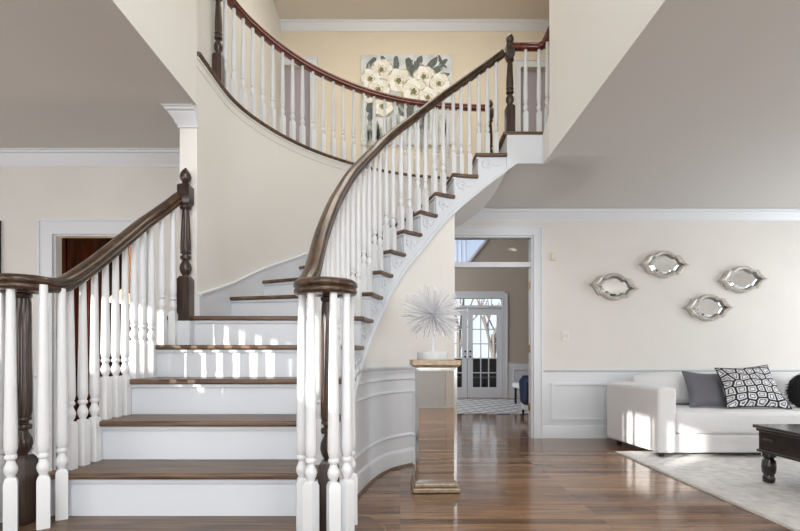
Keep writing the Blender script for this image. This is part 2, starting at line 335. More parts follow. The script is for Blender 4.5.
# grey leaves added in the upstairs openings, standing in for dim rooms behind
def casing(g, x0, x1, ztop, y, z0=0, wd=.09, sides=(1, 1), th=.022):
    for k, (a, b) in enumerate(((x0-wd, x0), (x1, x1+wd))):
        if sides[k]:
            g.box(a, b, y-th, y, z0, ztop+wd)
            e = .018; o = a if k == 0 else b-e
            g.box(o, o+e, y-th-.012, y-th, z0, ztop+wd)
            i_ = b-.012 if k == 0 else a
            g.box(i_, i_+.012, y-th-.006, y-th, z0, ztop)
    g.box(x0-(wd if sides[0] else 0), x1+(wd if sides[1] else 0), y-th-.001, y-.0005, ztop, ztop+wd)
    g.box(x0-(wd if sides[0] else 0), x1+(wd if sides[1] else 0), y-th-.013, y-th, ztop+wd-.018, ztop+wd)
for k, (a, b, zt) in enumerate(((-1.70, -1.28, 5.09), (1.72, 2.25, 5.06))):
    g = G(); g.box(a, b, 6.93, 6.97, F2, zt)
    for z0, z1 in ((F2+.2, F2+.9), (F2+1.05, zt-.15)):
        g.box(a+.09, b-.09, 6.922, 6.93, z0, z1)
    st(g, 'door_%d' % (k+2), M['dimroom'], smooth=False)
    g = G(); casing(g, a, b, zt, 6.86, F2, .10, (0 if k == 0 else 1, 1)); st(g, 'trim_%d' % (k+20), M['trim'], smooth=False)

# mouldings
CROWN = [(0, -.13), (.012, -.13), (.016, -.112), (.03, -.10), (.04, -.075), (.062, -.05), (.07, -.032), (.09, -.026), (.095, -.012), (.11, -.008), (.11, 0), (0, 0)]
CROWN = [(a_*.78, b_*.92) for a_, b_ in CROWN]
BASE = [(0, 0), (.018, 0), (.018, .125), (.014, .14), (.006, .15), (0, .155)]
RAILM = [(0, -.045), (.008, -.045), (.012, -.02), (.022, -.012), (.03, 0), (.03, .012), (0, .012)]
PIC = [(0, -.013), (.007, -.013), (.012, -.004), (.007, .013), (0, .013)]
def mould(path, prof, z): g = G(); g.sweep([(x, y, z) for x, y in path], prof, vertical=True); return g
st(mould([(.2, 5.48), (6.0, 5.48)], CROWN, H-.004), 'trim_1', M['trim'])
st(mould([(XW, 3.93), (-1.495, 3.93), (-1.495, 3.259), (-1.37, 3.259)], CROWN, H-.001), 'trim_2', M['trim'])
st(mould([(-1.70, 6.86), (3.3, 6.86)], CROWN, HU-.001), 'trim_3', M['trim'])
# baseboards
st(mould([(1.62, 5.48), (6.0, 5.48)], BASE, 0), 'baseboard_back', M['trim'])
st(mould([(XW, 3.93), (DX0-.12, 3.93)], BASE, 0), 'baseboard_left', M['trim'])
st(mould([(DX1+.12, 3.93), (-1.495, 3.93)], BASE, 0), 'baseboard_left', M['trim'])
g = G(); g.box(-1.455, -1.44, 3.19, 3.62, F2, F2+.16); st(g, 'baseboard_upper', M['trim'], smooth=False)
# wainscot of the sitting room
def frame_xz(g, x0, x1, z0, z1, y, w_=.024, d=.014):
    g.box(x0, x1, y-d, y, z0, z0+w_); g.box(x0, x1, y-d, y, z1-w_, z1); g.box(x0, x0+w_, y-d, y, z0+w_, z1-w_); g.box(x1-w_, x1, y-d, y, z0+w_, z1-w_)
    e = .007; g.box(x0+w_-e, x1-w_+e, y-d-.005, y-d, z0+w_-e, z0+w_); g.box(x0+w_-e, x1-w_+e, y-d-.005, y-d, z1-w_, z1-w_+e)
RZ = .775
g = G(); g.box(1.62, 6.0, 5.470, 5.48, .1, RZ-.02); st(g, 'trim_4', M['trim'], smooth=False)
st(mould([(1.62, 5.48), (6.0, 5.48)], RAILM, RZ), 'trim_5', M['trim'])
g = G()
for x0 in (1.72, 2.62, 3.52, 4.42, 5.2): frame_xz(g, x0, x0+.75, .20, .63, 5.470)
st(g, 'trim_6', M['trim'], smooth=False)
g = G(); g.box(XW, DX0-.12, 3.92, 3.93, .1, RZ-.02); g.box(DX1+.12, -1.495, 3.92, 3.93, .1, RZ-.02)
frame_xz(g, -3.75, -3.0, .2, .63, 3.92); frame_xz(g, -4.5, -3.95, .2, .63, 3.92); frame_xz(g, -2.02, -1.66, .2, .63, 3.92); st(g, 'trim_7', M['trim'], smooth=False)
g = mould([(XW, 3.93), (DX0-.12, 3.93)], RAILM, RZ); g.sweep([(DX1+.12, 3.93, RZ), (-1.495, 3.93, RZ)], RAILM, vertical=True); st(g, 'trim_8', M['trim'])
# door casings
g = G(); casing(g, .58, 1.52, 2.31, 5.48, 0, .105); g.box(.58, .60, 5.48, 5.60, 0, 2.31); g.box(1.50, 1.52, 5.48, 5.60, 0, 2.31); g.box(.60, 1.50, 5.48, 5.60, 2.29, 2.31)
st(g, 'trim_9', M['trim'], smooth=False)
g = G(); g.box(.60, 1.50, 5.50, 5.58, 1.955, 2.015); st(g, 'trim_10', M['trim'], bevel=.004)
g = G(); g.box(.60, 1.50, 5.535, 5.541, 2.015, 2.29); st(g, 'window_1', M['glass'], smooth=False)
g = G(); casing(g, DX0, DX1, DZ, 3.93, 0, .12); g.box(DX0, DX0+.012, 3.93, 4.00, 0, DZ); g.box(DX1-.012, DX1, 3.93, 4.00, 0, DZ); g.box(DX0+.012, DX1-.012, 3.93, 4.00, DZ-.012, DZ)
st(g, 'trim_11', M['trim'], smooth=False)

# balcony edge: wooden nosing and white bead under it
NOSE = [(-.03, -.03), (.012, -.03), (.026, -.022), (.03, -.015), (.026, -.006), (.012, 0), (-.03, 0)]
g = G(); path = []+[(*outer(t, 0), F2) for t in frange(6.2, 15, 60)]
g.sweep(path, [(x, z) for x, z in NOSE]); st(g, 'trim_12', M['tread'])
g = G(); g.sweep([(p[0], p[1], F2-.10) for p in path], [(0, -.006), (.005, -.004), (.005, .004), (0, .006)])
g.sweep([(p[0], p[1], F2-.042) for p in path], [(0, -.006), (.006, -.004), (.010, .010), (0, .010)]); st(g, 'trim_13', M['foyer'])

# ------------------------------------------------------------------ the staircase
stairs = thing('staircase', 'curving staircase with brown oak treads and white risers rising to the upper landing', 'staircase', (-.9, 2.2, 0))
def local(g, o):
    ox, oy, oz = o.location; g.v = [(x-ox, y-oy, z-oz) for x, y, z in g.v]; return g
XL = -1.60
def left_end(t):   # left or outer end of the riser line at parameter t
    if t < 6.2:
        y = 2.19+.27*(t-2) if t <= 5 else 3.0+.225*(t-5)
        return Vector((XL, y))
    return outer(t, .02)
def nos(poly_in, poly_out): return poly_in+poly_out[::-1]
for k in range(2, 15):
    tin = frange(k, min(k+1.0, 15), 8); z = R*k
    A = [inner(t, -.03) for t in tin]; B = [left_end(t) for t in tin] if (k < 6 or k > 6) else [left_end(6), Vector((XL, 3.255)), Vector((-1.38, 3.255))]+[outer(t, .02) for t in frange(6.25, 7, 5)]
    if k == 5: B = [left_end(5), Vector((XL, 3.225))]
    # nosing overhang: push the front edge forward, square to the riser line
    d = (B[0]-A[0]).normalized(); nrm = Vector((-d.y, d.x))
    if nrm.dot(A[-1]-A[0]) > 0: nrm = -nrm
    fr = [A[0]+nrm*.032, B[0]+nrm*.032]
    polyg = [tuple(p) for p in ([fr[0]]+A+B[::-1]+[fr[1]])]
    g = G(); g.prism(polyg, z-.028, z)
    # extend under the next riser a little
    local(g, stairs).build('tread', M['tread'], stairs, bevel=.009)
    # riser board in the plane of the front
    g = G(); a = inner(k, -.002); b = B[0]; dn = -nrm*.018
    g.prism([tuple(a), tuple(b), tuple(b+dn), tuple(a+dn)], z-R, z-.029)
    # cove strip under the nosing
    e = nrm*.014
    g.prism([tuple(a+e), tuple(b+e), tuple(b), tuple(a)], z-.045, z-.029)
    local(g, stairs).build('riser', M['riser'], stairs, smooth=False)
# last riser, up to the landing
a = inner(15); b = outer(15, .02); g = G(); g.prism([tuple(a), tuple(b), (b.x+.018, b.y), (a.x+.018, a.y)], R*14, F2-.03); local(g, stairs).build('riser', M['riser'], stairs, smooth=False)
# starting step with a round end on each side
def curtail(r, y0, y1, xa, xb, cy):
    pts = [(xa, y1)]+[(xa-r*math.sin(t), cy+r*math.cos(t)) for t in frange(math.acos(min(1, (y1-cy)/r)), PI, 14)]
    pts += [(xb+r*math.sin(t), cy-r*math.cos(t)) for t in frange(0, PI-math.acos(min(1, (y1-cy)/r)), 14)]+[(xb, y1)]
    return pts
g = G(); g.prism(curtail(.245, 0, 2.20, -1.645, -.30, 2.0), R-.032, R); local(g, stairs).build('tread', M['tread'], stairs, bevel=.01)
g = G(); g.prism(curtail(.205, 0, 2.19, -1.645, -.30, 2.0), 0.001, R-.033); local(g, stairs).build('riser', M['riser'], stairs, angle=30)
# inner stringer following the curve, with its stepped top
def zs(t): return R*t-.36
g = G(); TI = frange(2, 15, 130); vs = []
for i in range(130):
    t0, t1 = TI[i], TI[i+1]; k = int((t0+t1)/2); top = R*k-.03
    for (off, rev) in ((0, 0), (.03, 1)):
        a = inner(t0, off); b = inner(t1, off); za = max(0.001, zs(t0)); zb = max(0.001, zs(t1))
        g.add([(a.x, a.y, za), (b.x, b.y, zb), (b.x, b.y, top), (a.x, a.y, top)], [(0, 1, 2, 3)])
    a0, a1, b0, b1 = inner(t0, 0), inner(t0, .03), inner(t1, 0), inner(t1, .03); za = max(.001, zs(t0)); zb = max(.001, zs(t1))
    g.add([(a0.x, a0.y, za), (a1.x, a1.y, za), (b1.x, b1.y, zb), (b0.x, b0.y, zb)], [(0, 1, 2, 3)])
    g.add([(a0.x, a0.y, top), (a1.x, a1.y, top), (b1.x, b1.y, top), (b0.x, b0.y, top)], [(0, 1, 2, 3)])
g.add([(x, y, z) for y in (4.415, 4.4345) for x, z in ((.985, 2.64), (1.075, 2.705), (1.314, 2.705), (1.314, F2-.031), (.985, F2-.031))], [(0, 1, 2, 3, 4), (9, 8, 7, 6, 5)]+[(i, (i+1) % 5, 5+(i+1) % 5, 5+i) for i in range(5)])
local(g, stairs).build('stringer', M['riser'], stairs, angle=40)
# bead along the lower edge of the stringer
g = G(); g.sweep([(*inner(t, -.002), max(.02, zs(t)+.012)) for t in frange(3.0, 14.9, 90)], [(-.002, -.014), (.010, -.014), (.016, -.004), (.010, .012), (-.002, .012)]); local(g, stairs).build('stringer_moulding', M['riser'], stairs)
# carved scroll bracket under the end of each tread
for k in range(5, 15):
    g = G(); L_ = .62 if k < 14 else .5
    pts = []
    for q in range(26):
        a = q/25*2.2*PI; rr = .052*(1-q/25*.62); t = k+.30+rr*math.cos(a)/.26; p = inner(max(2.02, t), -.004); pts.append((p.x, p.y, R*k-.095+rr*math.sin(a)))
    g.sweep(pts, [(-.004, -.006), (.004, -.006), (.004, .006), (-.004, .006)])
    pts = []
    for q in range(14):
        s_ = q/13; t = k+.38+s_*.50; p = inner(min(14.98, t), -.004); pts.append((p.x, p.y, R*k-.145+.085*s_+.02*math.sin(s_*2*PI)))
    g.sweep(pts, [(-.004, -.006), (.004, -.006), (.004, .006), (-.004, .006)])
    local(g, stairs).build('bracket', M['riser'], stairs)
# outer skirt board on the curved wall
g = G(); T = frange(6.2, 15, 90)
for i in range(90):
    t0, t1 = T[i], T[i+1]
    for off in (-.018,):
        a, b = outer(t0, off), outer(t1, off); A, B = outer(t0, .001), outer(t1, .001); h0, h1 = R*t0+.115, R*t1+.115
        if t0 < 7.6:
            f = lambda t: .0 if t > 7.6 else (7.6-t)*.0
        g.add([(a.x, a.y, h0-.45), (b.x, b.y, h1-.45), (b.x, b.y, h1), (a.x, a.y, h0), (A.x, A.y, h0), (B.x, B.y, h1)], [(0, 1, 2, 3), (3, 2, 5, 4)])
a, A = outer(6.2, -.018), outer(6.2, .001); g.add([(a.x, a.y, .64), (a.x, a.y, R*6.2+.115), (A.x, A.y, R*6.2+.115), (A.x, A.y, .64)], [(0, 1, 2, 3)])
g.sweep([(*outer(t, -.018), R*t+.105) for t in frange(6.22, 15, 70)], [(-.001, -.01), (.006, -.008), (.008, .006), (-.001, .010)])
local(g, stairs).build('skirt_board', M['riser'], stairs, angle=40)
# left side stringer closing the open treads
g = G(); g.prism([(XL+.02, 2.215), (XL+.02+.025, 2.215), (XL+.045, 3.255), (XL+.02, 3.255)], .001, R*2-.03)
for k in (3, 4, 5, 6):
    y0 = 2.19+.27*(k-2)+.02 if k < 6 else 3.245
    g.box(XL+.02, XL+.045, y0, 3.325, R*(k-1)-.03, R*k-.03)
local(g, stairs).build('stringer', M['riser'], stairs, smooth=False)
# sloping soffit
g = G(); T = frange(11.6, 15, 40)
for i in range(40):
    t0, t1 = T[i], T[i+1]; a, b, c_, d_ = inner(t0, .03), inner(t1, .03), outer(t1, -.02), outer(t0, -.02)
    g.add([(a.x, a.y, zs(t0)), (b.x, b.y, min(2.705, zs(t1))), (c_.x, c_.y, min(2.705, zs(t1))), (d_.x, d_.y, zs(t0))], [(0, 1, 2, 3)])
local(g, stairs).build('soffit', M['ceil'], stairs)
g = G(); g.prism([(.95, 4.41), (1.34, 4.41), (1.34, 4.46), (1.02, 4.46), (1.02, 5.58), (.95, 5.58)], F2-.03, F2); local(g, stairs).build('landing_nosing', M['tread'], stairs, bevel=.008)
g = G(); g.prism([(1.02, 4.46), (1.34, 4.46), (1.34, 4.0), (3.3, 4.0), (3.3, 6.86), (1.02, 6.86)], F2-.03, F2); st(g, 'floor', M['tread'], smooth=False)

# curved wall beneath the stairs
TE = 13.05
g = G(); T = frange(4.0, TE, 80)
for i in range(80):
    t0, t1 = T[i], T[i+1]; a, b = inner(t0, .012), inner(t1, .012); g.add([(a.x, a.y, 0), (b.x, b.y, 0), (b.x, b.y, zs(t1)+.03), (a.x, a.y, zs(t0)+.03)], [(0, 1, 2, 3)])
e = inner(TE, .012); zt = zs(TE)
g.add([(e.x, e.y, 0), (e.x-.02, 5.48, 0), (e.x-.02, 5.48, zt), (e.x, e.y, zt)], [(0, 1, 2, 3)])
st(g, 'wall_under_stairs', M['foyer'], angle=50)
def along(t0, t1, z, off=.012, n=50): return [(*inner(t, off), z) for t in frange(t0, t1, n)]
st(G().sweep(along(4.6, TE, 0), BASE, vertical=True), 'baseboard_curved', M['trim'])
st(G().sweep(along(4.6, TE, 0, -.007), [(0, 0), (.016, 0), (.014, .012), (.006, .018), (0, .018)], vertical=True), 'trim_14', M['tread'])
g = G(); T = frange(4.6, TE, 60)
for i in range(60):
    t0, t1 = T[i], T[i+1]; a, b = inner(t0, .006), inner(t1, .006); g.add([(a.x, a.y, .1), (b.x, b.y, .1), (b.x, b.y, .82), (a.x, a.y, .82)], [(0, 1, 2, 3)])
st(g, 'trim_15', M['trim'], angle=50)
st(G().sweep(along(5.4, TE, .835, .006), RAILM, vertical=True), 'trim_16', M['trim'])
g = G()
g.sweep(along(5.2, TE, .745, .006), PIC, vertical=True)
for ta, tb in ((5.15, 10.6), (11.0, 12.9)):
    g.sweep(along(ta, tb, .265, .006, 34), PIC, vertical=True); g.sweep(along(ta, tb, .635, .006, 34), PIC, vertical=True)
    for t in (ta, tb):
        p = inner(t, .006); g.tube((p.x, p.y, .255), (p.x, p.y, .645), .011, seg=6)
st(g, 'trim_17', M['trim'])

# ------------------------------------------------------------------ railings
RAILP = [(x*1.15, z*1.1) for x, z in [(-.022, -.030), (-.030, -.022), (-.030, -.010), (-.024, -.004), (-.032, .004), (-.031, .016), (-.020, .028), (0, .032), (.020, .028), (.031, .016), (.032, .004), (.024, -.004), (.030, -.010), (.030, -.022), (.022, -.030)]]
def bal_mesh(h, s=1.0):
    g = G(); b = .021*s
    vs = [];
    for (r, z) in ((b, 0), (b, .205), (b*.72, .222)):
        vs += [(-r, -r, z), (r, -r, z), (r, r, z), (-r, r, z)]
    g.add(vs, [(3, 2, 1, 0), (8, 9, 10, 11)]+[(4*i+j, 4*i+(j+1) % 4, 4*i+4+(j+1) % 4, 4*i+4+j) for i in range(2) for j in range(4)])
    pr = [(.014, .215), (.013, .228), (.019, .240), (.0225, .256), (.021, .268), (.014, .285), (.013, .295), (.019, .300), (.0205, .307), (.019, .314), (.015, .318), (.018, .325), (.0215, .345), (.0215, .38), (.0175, .38+(h-.38)*.5), (.0135, h)]
    g.lathe([(r*s, z) for r, z in pr], seg=12)
    return g
_bc = {}
def baluster(parent, x, y, z0, z1, rz=0, s=1.0):
    key = (round((z1-z0)/.012), s)
    if key not in _bc:
        o = bal_mesh(key[0]*.012+.012, s).build('baluster', M['whitegloss'], parent); _bc[key] = o
    else:
        o = _bc[key].copy(); COL.objects.link(o); o.parent = parent
    o.location = Vector((x, y, z0))-parent.location; o.rotation_euler = (0, 0, rz)
    return o
def newel(parent, x, y, z, h, mat, s=1.0, finial=True, rz=0):
    L = Vector((x, y, z))-parent.location; b = .041*s; bh = .27*h
    g = G(); vs = []
    for (r, zz) in ((b, 0), (b, bh), (b*.7, bh+.02)): vs += [(-r, -r, zz), (r, -r, zz), (r, r, zz), (-r, r, zz)]
    g.add(vs, [(3, 2, 1, 0), (8, 9, 10, 11)]+[(4*i+j, 4*i+(j+1) % 4, 4*i+4+(j+1) % 4, 4*i+4+j) for i in range(2) for j in range(4)])
    t0 = bh+.015; top = h*(.76 if finial else 1.0)
    pr = [(.022, 0), (.020, .012), (.032, .03), (.039, .055), (.036, .08), (.022, .105), (.020, .115), (.034, .12), (.036, .13), (.034, .14), (.022, .145), (.024, .155), (.035, .16), (.033, .172), (.022, .18)]
    g.lathe([(r*s, t0+zz) for r, zz in pr], seg=20)
    c0 = t0+.175; cl = top-.04-c0
    # fluted tapering shaft
    seg = 32; vs = []; rows = [(.031, 0), (.034, .04), (.032, .3), (.027, .7), (.022, .96), (.021, 1.0)] if finial else [(.032, 0), (.036, .04), (.036, .3), (.034, .7), (.032, .96), (.030, 1.0)]
    for r, u in rows:
        for q in range(seg):
            a = 2*PI*q/seg; rr = r*s*(1 if q % 2 or u in (0, 1.0) else .90); vs.append((rr*math.cos(a), rr*math.sin(a), c0+cl*u))
    g.add(vs, [(i*seg+q, i*seg+(q+1) % seg, (i+1)*seg+(q+1) % seg, (i+1)*seg+q) for i in range(len(rows)-1) for q in range(seg)]+[tuple((len(rows)-1)*seg+q for q in range(seg))])
    g.lathe([(.024*s, c0+cl), (.036*s, c0+cl+.008), (.038*s, c0+cl+.018), (.026*s, c0+cl+.026), (.030*s, c0+cl+.042)], seg=20)
    if finial:
        zz = top; r = .040*s; bt = h*.885
        vs = []
        for (q, w_) in ((r*.7, zz-.012), (r, zz+.008), (r, bt-.012), (r*.7, bt)): vs += [(-q, -q, w_), (q, -q, w_), (q, q, w_), (-q, q, w_)]
        g.add(vs, [(3, 2, 1, 0), (12, 13, 14, 15)]+[(4*i+j, 4*i+(j+1) % 4, 4*i+4+(j+1) % 4, 4*i+4+j) for i in range(3) for j in range(4)])
    o = g.build('newel_post', mat, parent, angle=50); o.location = L; o.rotation_euler = (0, 0, rz)
    if finial:
        f = G(); q = h-bt
        f.lathe([(.018*s, 0), (.026*s, q*.08), (.020*s, q*.16), (.033*s, q*.30), (.037*s, q*.48), (.030*s, q*.70), (.016*s, q*.88), (.009*s, q*.93), (.007*s, q*.97), (.002, q)], (0, 0, bt-.003), seg=20)
        f.build('finial', mat, o, angle=60)
    return o
def volute(g, c, z, start, turn, r0=.105, r1=.035, turns=1.35, n=54):
    """spiral points starting at angle `start`, turning +1 / -1"""
    pts = []
    for i in range(1, n+1):
        u = i/n; a = start+turn*u*turns*2*PI; r = r0+(r1-r0)*max(0, (u-.25)/.75)
        pts.append((c[0]+r*math.cos(a), c[1]+r*math.sin(a), z))
    return pts
# right hand railing that climbs the inner curve
rr_ = thing('stair_railing', 'long curved railing of the staircase, walnut handrail climbing from the right volute to the landing', 'railing', (-.3, 2.03, R))
ROFF = [(2, .036), (3, .044), (4, .062), (5, .070), (6, .064), (7, .058), (8, .062), (10, .066), (16, .066)]
def lerp_tab(T_, t):
    for (a, x), (b, y) in zip(T_, T_[1:]):
        if t <= b: return x+(y-x)*(t-a)/(b-a)
    return T_[-1][1]
def roff(t): return sum(lerp_tab(ROFF, max(2, min(15.9, t+d))) for d in (-.6, -.3, 0, .3, .6))/5
HOFF = [(2, .90), (3, .935), (4, .965), (5, .972), (6, .968), (7, .958), (8, .942), (9, .912), (10, .875), (11, .845), (12, .82), (13, .80), (14, .787), (15, .787), (16, .787)]
def hrail(t): return R*t+sum(lerp_tab(HOFF, max(2, min(15.9, t+d))) for d in (-.5, 0, .5))/3
VC = (-.307, 2.03); VZ = 1.215
path = []
for i in range(70, -1, -1):
    t = 2.0+(14.93-2.0)*i/70; off = roff(t)
    p = inner(max(t, 2.02), off); path.append((p.x, p.y, hrail(t)))
e = path[-1]
path += [(-.408, 2.13, 1.266), (-.412, 2.08, 1.230), (-.412, 2.03, VZ)]
g = G(); vp = volute(g, VC, VZ, PI, 1)
full = path+vp; g.sweep(full, RAILP, scale=[1]*len(path)+[1-.25*i/len(vp) for i in range(len(vp))])
g.lathe([(.02, -.026), (.052, -.024), (.056, -.005), (.052, .012), (.040, .026), (.012, .034)], (VC[0], VC[1], VZ), seg=24)
local(g, rr_).build('handrail', M['rail'], rr_, angle=60)
for a in (195, 240, 292, 326, 30, 100):
    a = math.radians(a); baluster(rr_, VC[0]+.105*math.cos(a), VC[1]+.105*math.sin(a), R, VZ-.022, a, 1.12)
newel(rr_, VC[0]+.004, VC[1], R, VZ-.02-R, M['newel'], .90, finial=False)
for k in range(2, 15):
    nb = 3 if k >= 13 else 2
    for j in range(nb):
        t = k+(j+.28)/nb*(.98 if k < 14 else .9)
        if k == 2 and j == 0: continue
        p = inner(t, roff(t)); d = inner(t+.05)-inner(t-.05 if t > 2.1 else t)
        baluster(rr_, p.x, p.y, R*k, hrail(t)-.020, math.atan2(d.y, d.x))
newel(rr_, 1.03, 4.50, F2, .965, M['newel'], 1.0)
# left hand railing
lr = thing('stair_railing', 'short straight railing on the left side of the lowest steps, ending at a walnut newel', 'railing', (-1.65, 2.1, R))
VCL = (-1.65, 2.1); VZL = 1.240
def lz(y): return lerp_tab([(2.0, 1.240), (2.205, 1.240), (2.489, 1.438), (2.747, 1.623), (2.996, 1.803), (3.10, 1.893), (3.25, 2.04)], y)
def lx(y): return lerp_tab([(2.0, -1.547), (2.90, -1.547), (3.0, -1.535), (3.1, -1.508), (3.25, -1.452)], y)
path = [(lx(y), y, lz(y)) for y in (3.20, 3.1, 3.0, 2.9, 2.7, 2.5, 2.42)]+[(lx(2.33), 2.33, 1.332), (lx(2.27), 2.27, 1.295), (-1.547, 2.21, 1.262), (-1.545, 2.16, 1.246), (-1.545, 2.10, VZL)]
g = G(); vp = volute(g, VCL, VZL, 0, -1); g.sweep(path+vp, RAILP, scale=[1]*len(path)+[1-.25*i/len(vp) for i in range(len(vp))])
g.lathe([(.02, -.026), (.052, -.024), (.056, -.005), (.052, .012), (.040, .026), (.012, .034)], (VCL[0], VCL[1], VZL), seg=24)
local(g, lr).build('handrail', M['rail'], lr, angle=60)
for x, y in ((-1.622, 2.000), (-1.515, 2.040), (-1.518, 2.155), (-1.72, 2.02), (-1.755, 2.12), (-1.70, 2.195)):
    baluster(lr, x, y, R, VZL-.022, .6, 1.12)
newel(lr, VCL[0], VCL[1], R, VZL-.02-R, M['newel'], .95, finial=False)
for k in range(2, 6):
    for j in range(3):
        y = 2.19+.27*(k-2)+.055+.09*j
        baluster(lr, lx(y)+.004, y, R*k, lz(y)-.024, 0, 1.05)
g = G(); g.box(-1.485, -1.385, 3.165, 3.222, R*5+.001, 1.164); local(g, stairs).build('newel_plinth', M['riser'], stairs, smooth=False)
newel(lr, -1.435, 3.213, 1.165, 1.03, M['newel'], 1.0)
# curved balcony railing upstairs
br = thing('balcony_railing', 'curved upstairs railing with wooden handrail tinted by reddish light overlooking the stairwell', 'railing', (-1.33, 3.68, F2))
BZ = F2+.845
path = [(*outer(t, .055), BZ) for t in frange(6.9, 15.1, 90)]
g = G(); g.sweep(path, RAILP); local(g, br).build('handrail', M['redrail'], br, angle=60)
newel(br, *outer(6.86, .050), F2, .98, M['newel'], .85)
newel(br, 1.06, 5.65, F2, .96, M['newel'], .9)
acc = 0; prev = outer(6.86, .055); nxt = .115
for i in range(1, 900):
    t = 6.86+(15.0-6.86)*i/900; p = outer(t, .055); acc += (p-prev).length; prev = p
    if acc >= nxt:
        d = outer(t+.02)-outer(t); baluster(br, p.x, p.y, F2, BZ-.022, math.atan2(d.y, d.x)); nxt += .127
# short landing railing on the right
lg = thing('landing_railing', 'short railing at the top landing between newel and tall white wall', 'railing', (1.15, 4.5, F2))
g = G(); g.sweep([(1.05, 4.49, F2+.83), (1.29, 4.49, F2+.83), (1.335, 4.46, F2+.83), (1.345, 4.42, F2+.83), (1.35, 4.02, F2+.83)], RAILP); local(g, lg).build('handrail', M['redrail'], lg, angle=50)
for x, y in ((1.175, 4.49), (1.30, 4.49), (1.345, 4.38), (1.348, 4.26), (1.35, 4.14)): baluster(lg, x, y, F2, F2+.81, 0)

# ------------------------------------------------------------------ painting upstairs
pt = thing('painting', 'unframed canvas of large cream flowers with dark leaves on the upstairs wall', 'painting', (.09, 6.83, 4.58))
PW, PH = 1.29, 1.28
g = G(); g.box(-PW/2, PW/2, -.015, .028, -PH/2, PH/2); g.build('canvas', M['canvas'], pt, bevel=.004)
g = G(); rnd = random.Random(3)
def disc(cx, cz, rx, rz_, y, mi, n=22, wob=.12, rot=0, inner_=0):
    ph = rnd.random()*6; vs = [(cx, y, cz)]
    for i in range(n):
        a = 2*PI*i/n; q = 1+wob*math.sin(5*a+ph)+wob*.5*math.sin(3*a+2*ph)
        x_ = rx*q*math.cos(a); z_ = rz_*q*math.sin(a); vs.append((cx+x_*math.cos(rot)-z_*math.sin(rot), y, cz+x_*math.sin(rot)+z_*math.cos(rot)))
    g.add(vs, [(0, 1+(i+1) % n, 1+i) for i in range(n)], mi)
def px(x, y): return ((x-407)/90*PW, (100-y)/90*PH)
for i in range(34):
    x, z = px(366+rnd.random()*82, 118+rnd.random()*22); disc(x, z, .012+.012*rnd.random(), .10+.10*rnd.random(), -.0165, 5, wob=.05)
for (x, y, l, a) in ((372, 64, .11, .9), (397, 64, .11, 1.6), (411, 68, .15, 1.9), (419, 64, .12, 1.2), (432, 65, .13, .9), (436, 71, .12, .5), (443, 64, .09, .8), (425, 94, .14, .4), (372, 104, .14, 1.2), (376, 112, .16, .9), (402, 107, .14, 1.7), (410, 112, .13, 1.2), (392, 100, .12, 2.4), (443, 76, .1, .2), (385, 62, .09, 2.0)):
    cx, cz = px(x, y); disc(cx, cz, l, l*.38, -.018, 3, wob=.05, rot=a)
for i in range(26):
    x, y = rnd.choice([(366+rnd.random()*80, 60+rnd.random()*9), (366+rnd.random()*22, 96+rnd.random()*22), (388+rnd.random()*34, 98+rnd.random()*16)]); cx, cz = px(x, y)
    disc(cx, cz, .045+.05*rnd.random(), .016+.012*rnd.random(), -.0185-.00003*i, 3 if i % 3 else 5, wob=.08, rot=rnd.uniform(.5, 2.6))
for i, (x, y, r) in enumerate(((383, 70, .135), (372, 79, .13), (400, 81, .155), (425, 77, .135), (440, 84, .13), (380, 90, .14), (415, 92, .165), (429, 98, .13), (384, 107, .13), (370, 97, .09))):
    r *= 1.12; cx, cz = px(x, y); y_ = -.020-.0012*i
    disc(cx, cz, r*1.05, r*.98, y_, 6, wob=.05)
    for q in range(6):
        a = q*PI/3+i; disc(cx+r*.42*math.cos(a), cz+r*.42*math.sin(a), r*.58, r*.50, y_-.0003-.0001*q, 1 if (q+i) % 2 else 2, wob=.07, rot=a)
    disc(cx, cz, r*.40, r*.36, y_-.0010, 6, wob=.1); disc(cx, cz+r*.03, r*.33, r*.30, y_-.0011, 1, wob=.1)
    disc(cx-.01, cz-.005, r*.22, r*.24, y_-.00115, 4, wob=.15)
g.build('flowers', [M['canvas'], M['petal'], M['petal2'], M['leaf'], M['core'], M['wash'], M['petalshade']], pt, smooth=False)

# ------------------------------------------------------------------ pedestal and starburst
pd = thing('pedestal', 'tall mirrored pedestal with champagne top and base at the foot of the curved wall', 'pedestal', (.243, 3.41, 0), math.radians(1.8))
hw = .142
g = G(); g.box(-hw+.004, hw-.004, -hw+.004, hw-.004, .06, .865); g.build('body', M['pewter'], pd)
for sgn, ax in ((-1, 'f'), (1, 'b'), (-1, 'l'), (1, 'r')):
    g = G(); z0, z1 = .07, .855
    def face(u0, u1, v0, v1, d): # rectangle on the face at depth d
        if ax in 'fb': return [(u0, sgn*(hw+d), v0), (u1, sgn*(hw+d), v0), (u1, sgn*(hw+d), v1), (u0, sgn*(hw+d), v1)]
        return [(sgn*(hw+d), u0, v0), (sgn*(hw+d), u1, v0), (sgn*(hw+d), u1, v1), (sgn*(hw+d), u0, v1)]
    o_ = face(-hw, hw, z0, z1, 0); i_ = face(-hw+.022, hw-.022, z0+.022, z1-.022, .004)
    g.add(o_+i_, [(4, 5, 6, 7), (0, 1, 5, 4), (1, 2, 6, 5), (2, 3, 7, 6), (3, 0, 4, 7)])
    g.m = [0, 1, 1, 1, 1]
    g.build('mirror_panel', [M['mirror'], M['mirroredge']], pd, smooth=False)
g = G(); g.box(-hw-.025, hw+.025, -hw-.025, hw+.025, .865, .905); g.box(-hw-.012, hw+.012, -hw-.012, hw+.012, .855, .866); g.build('top', M['champ'], pd, bevel=.012)
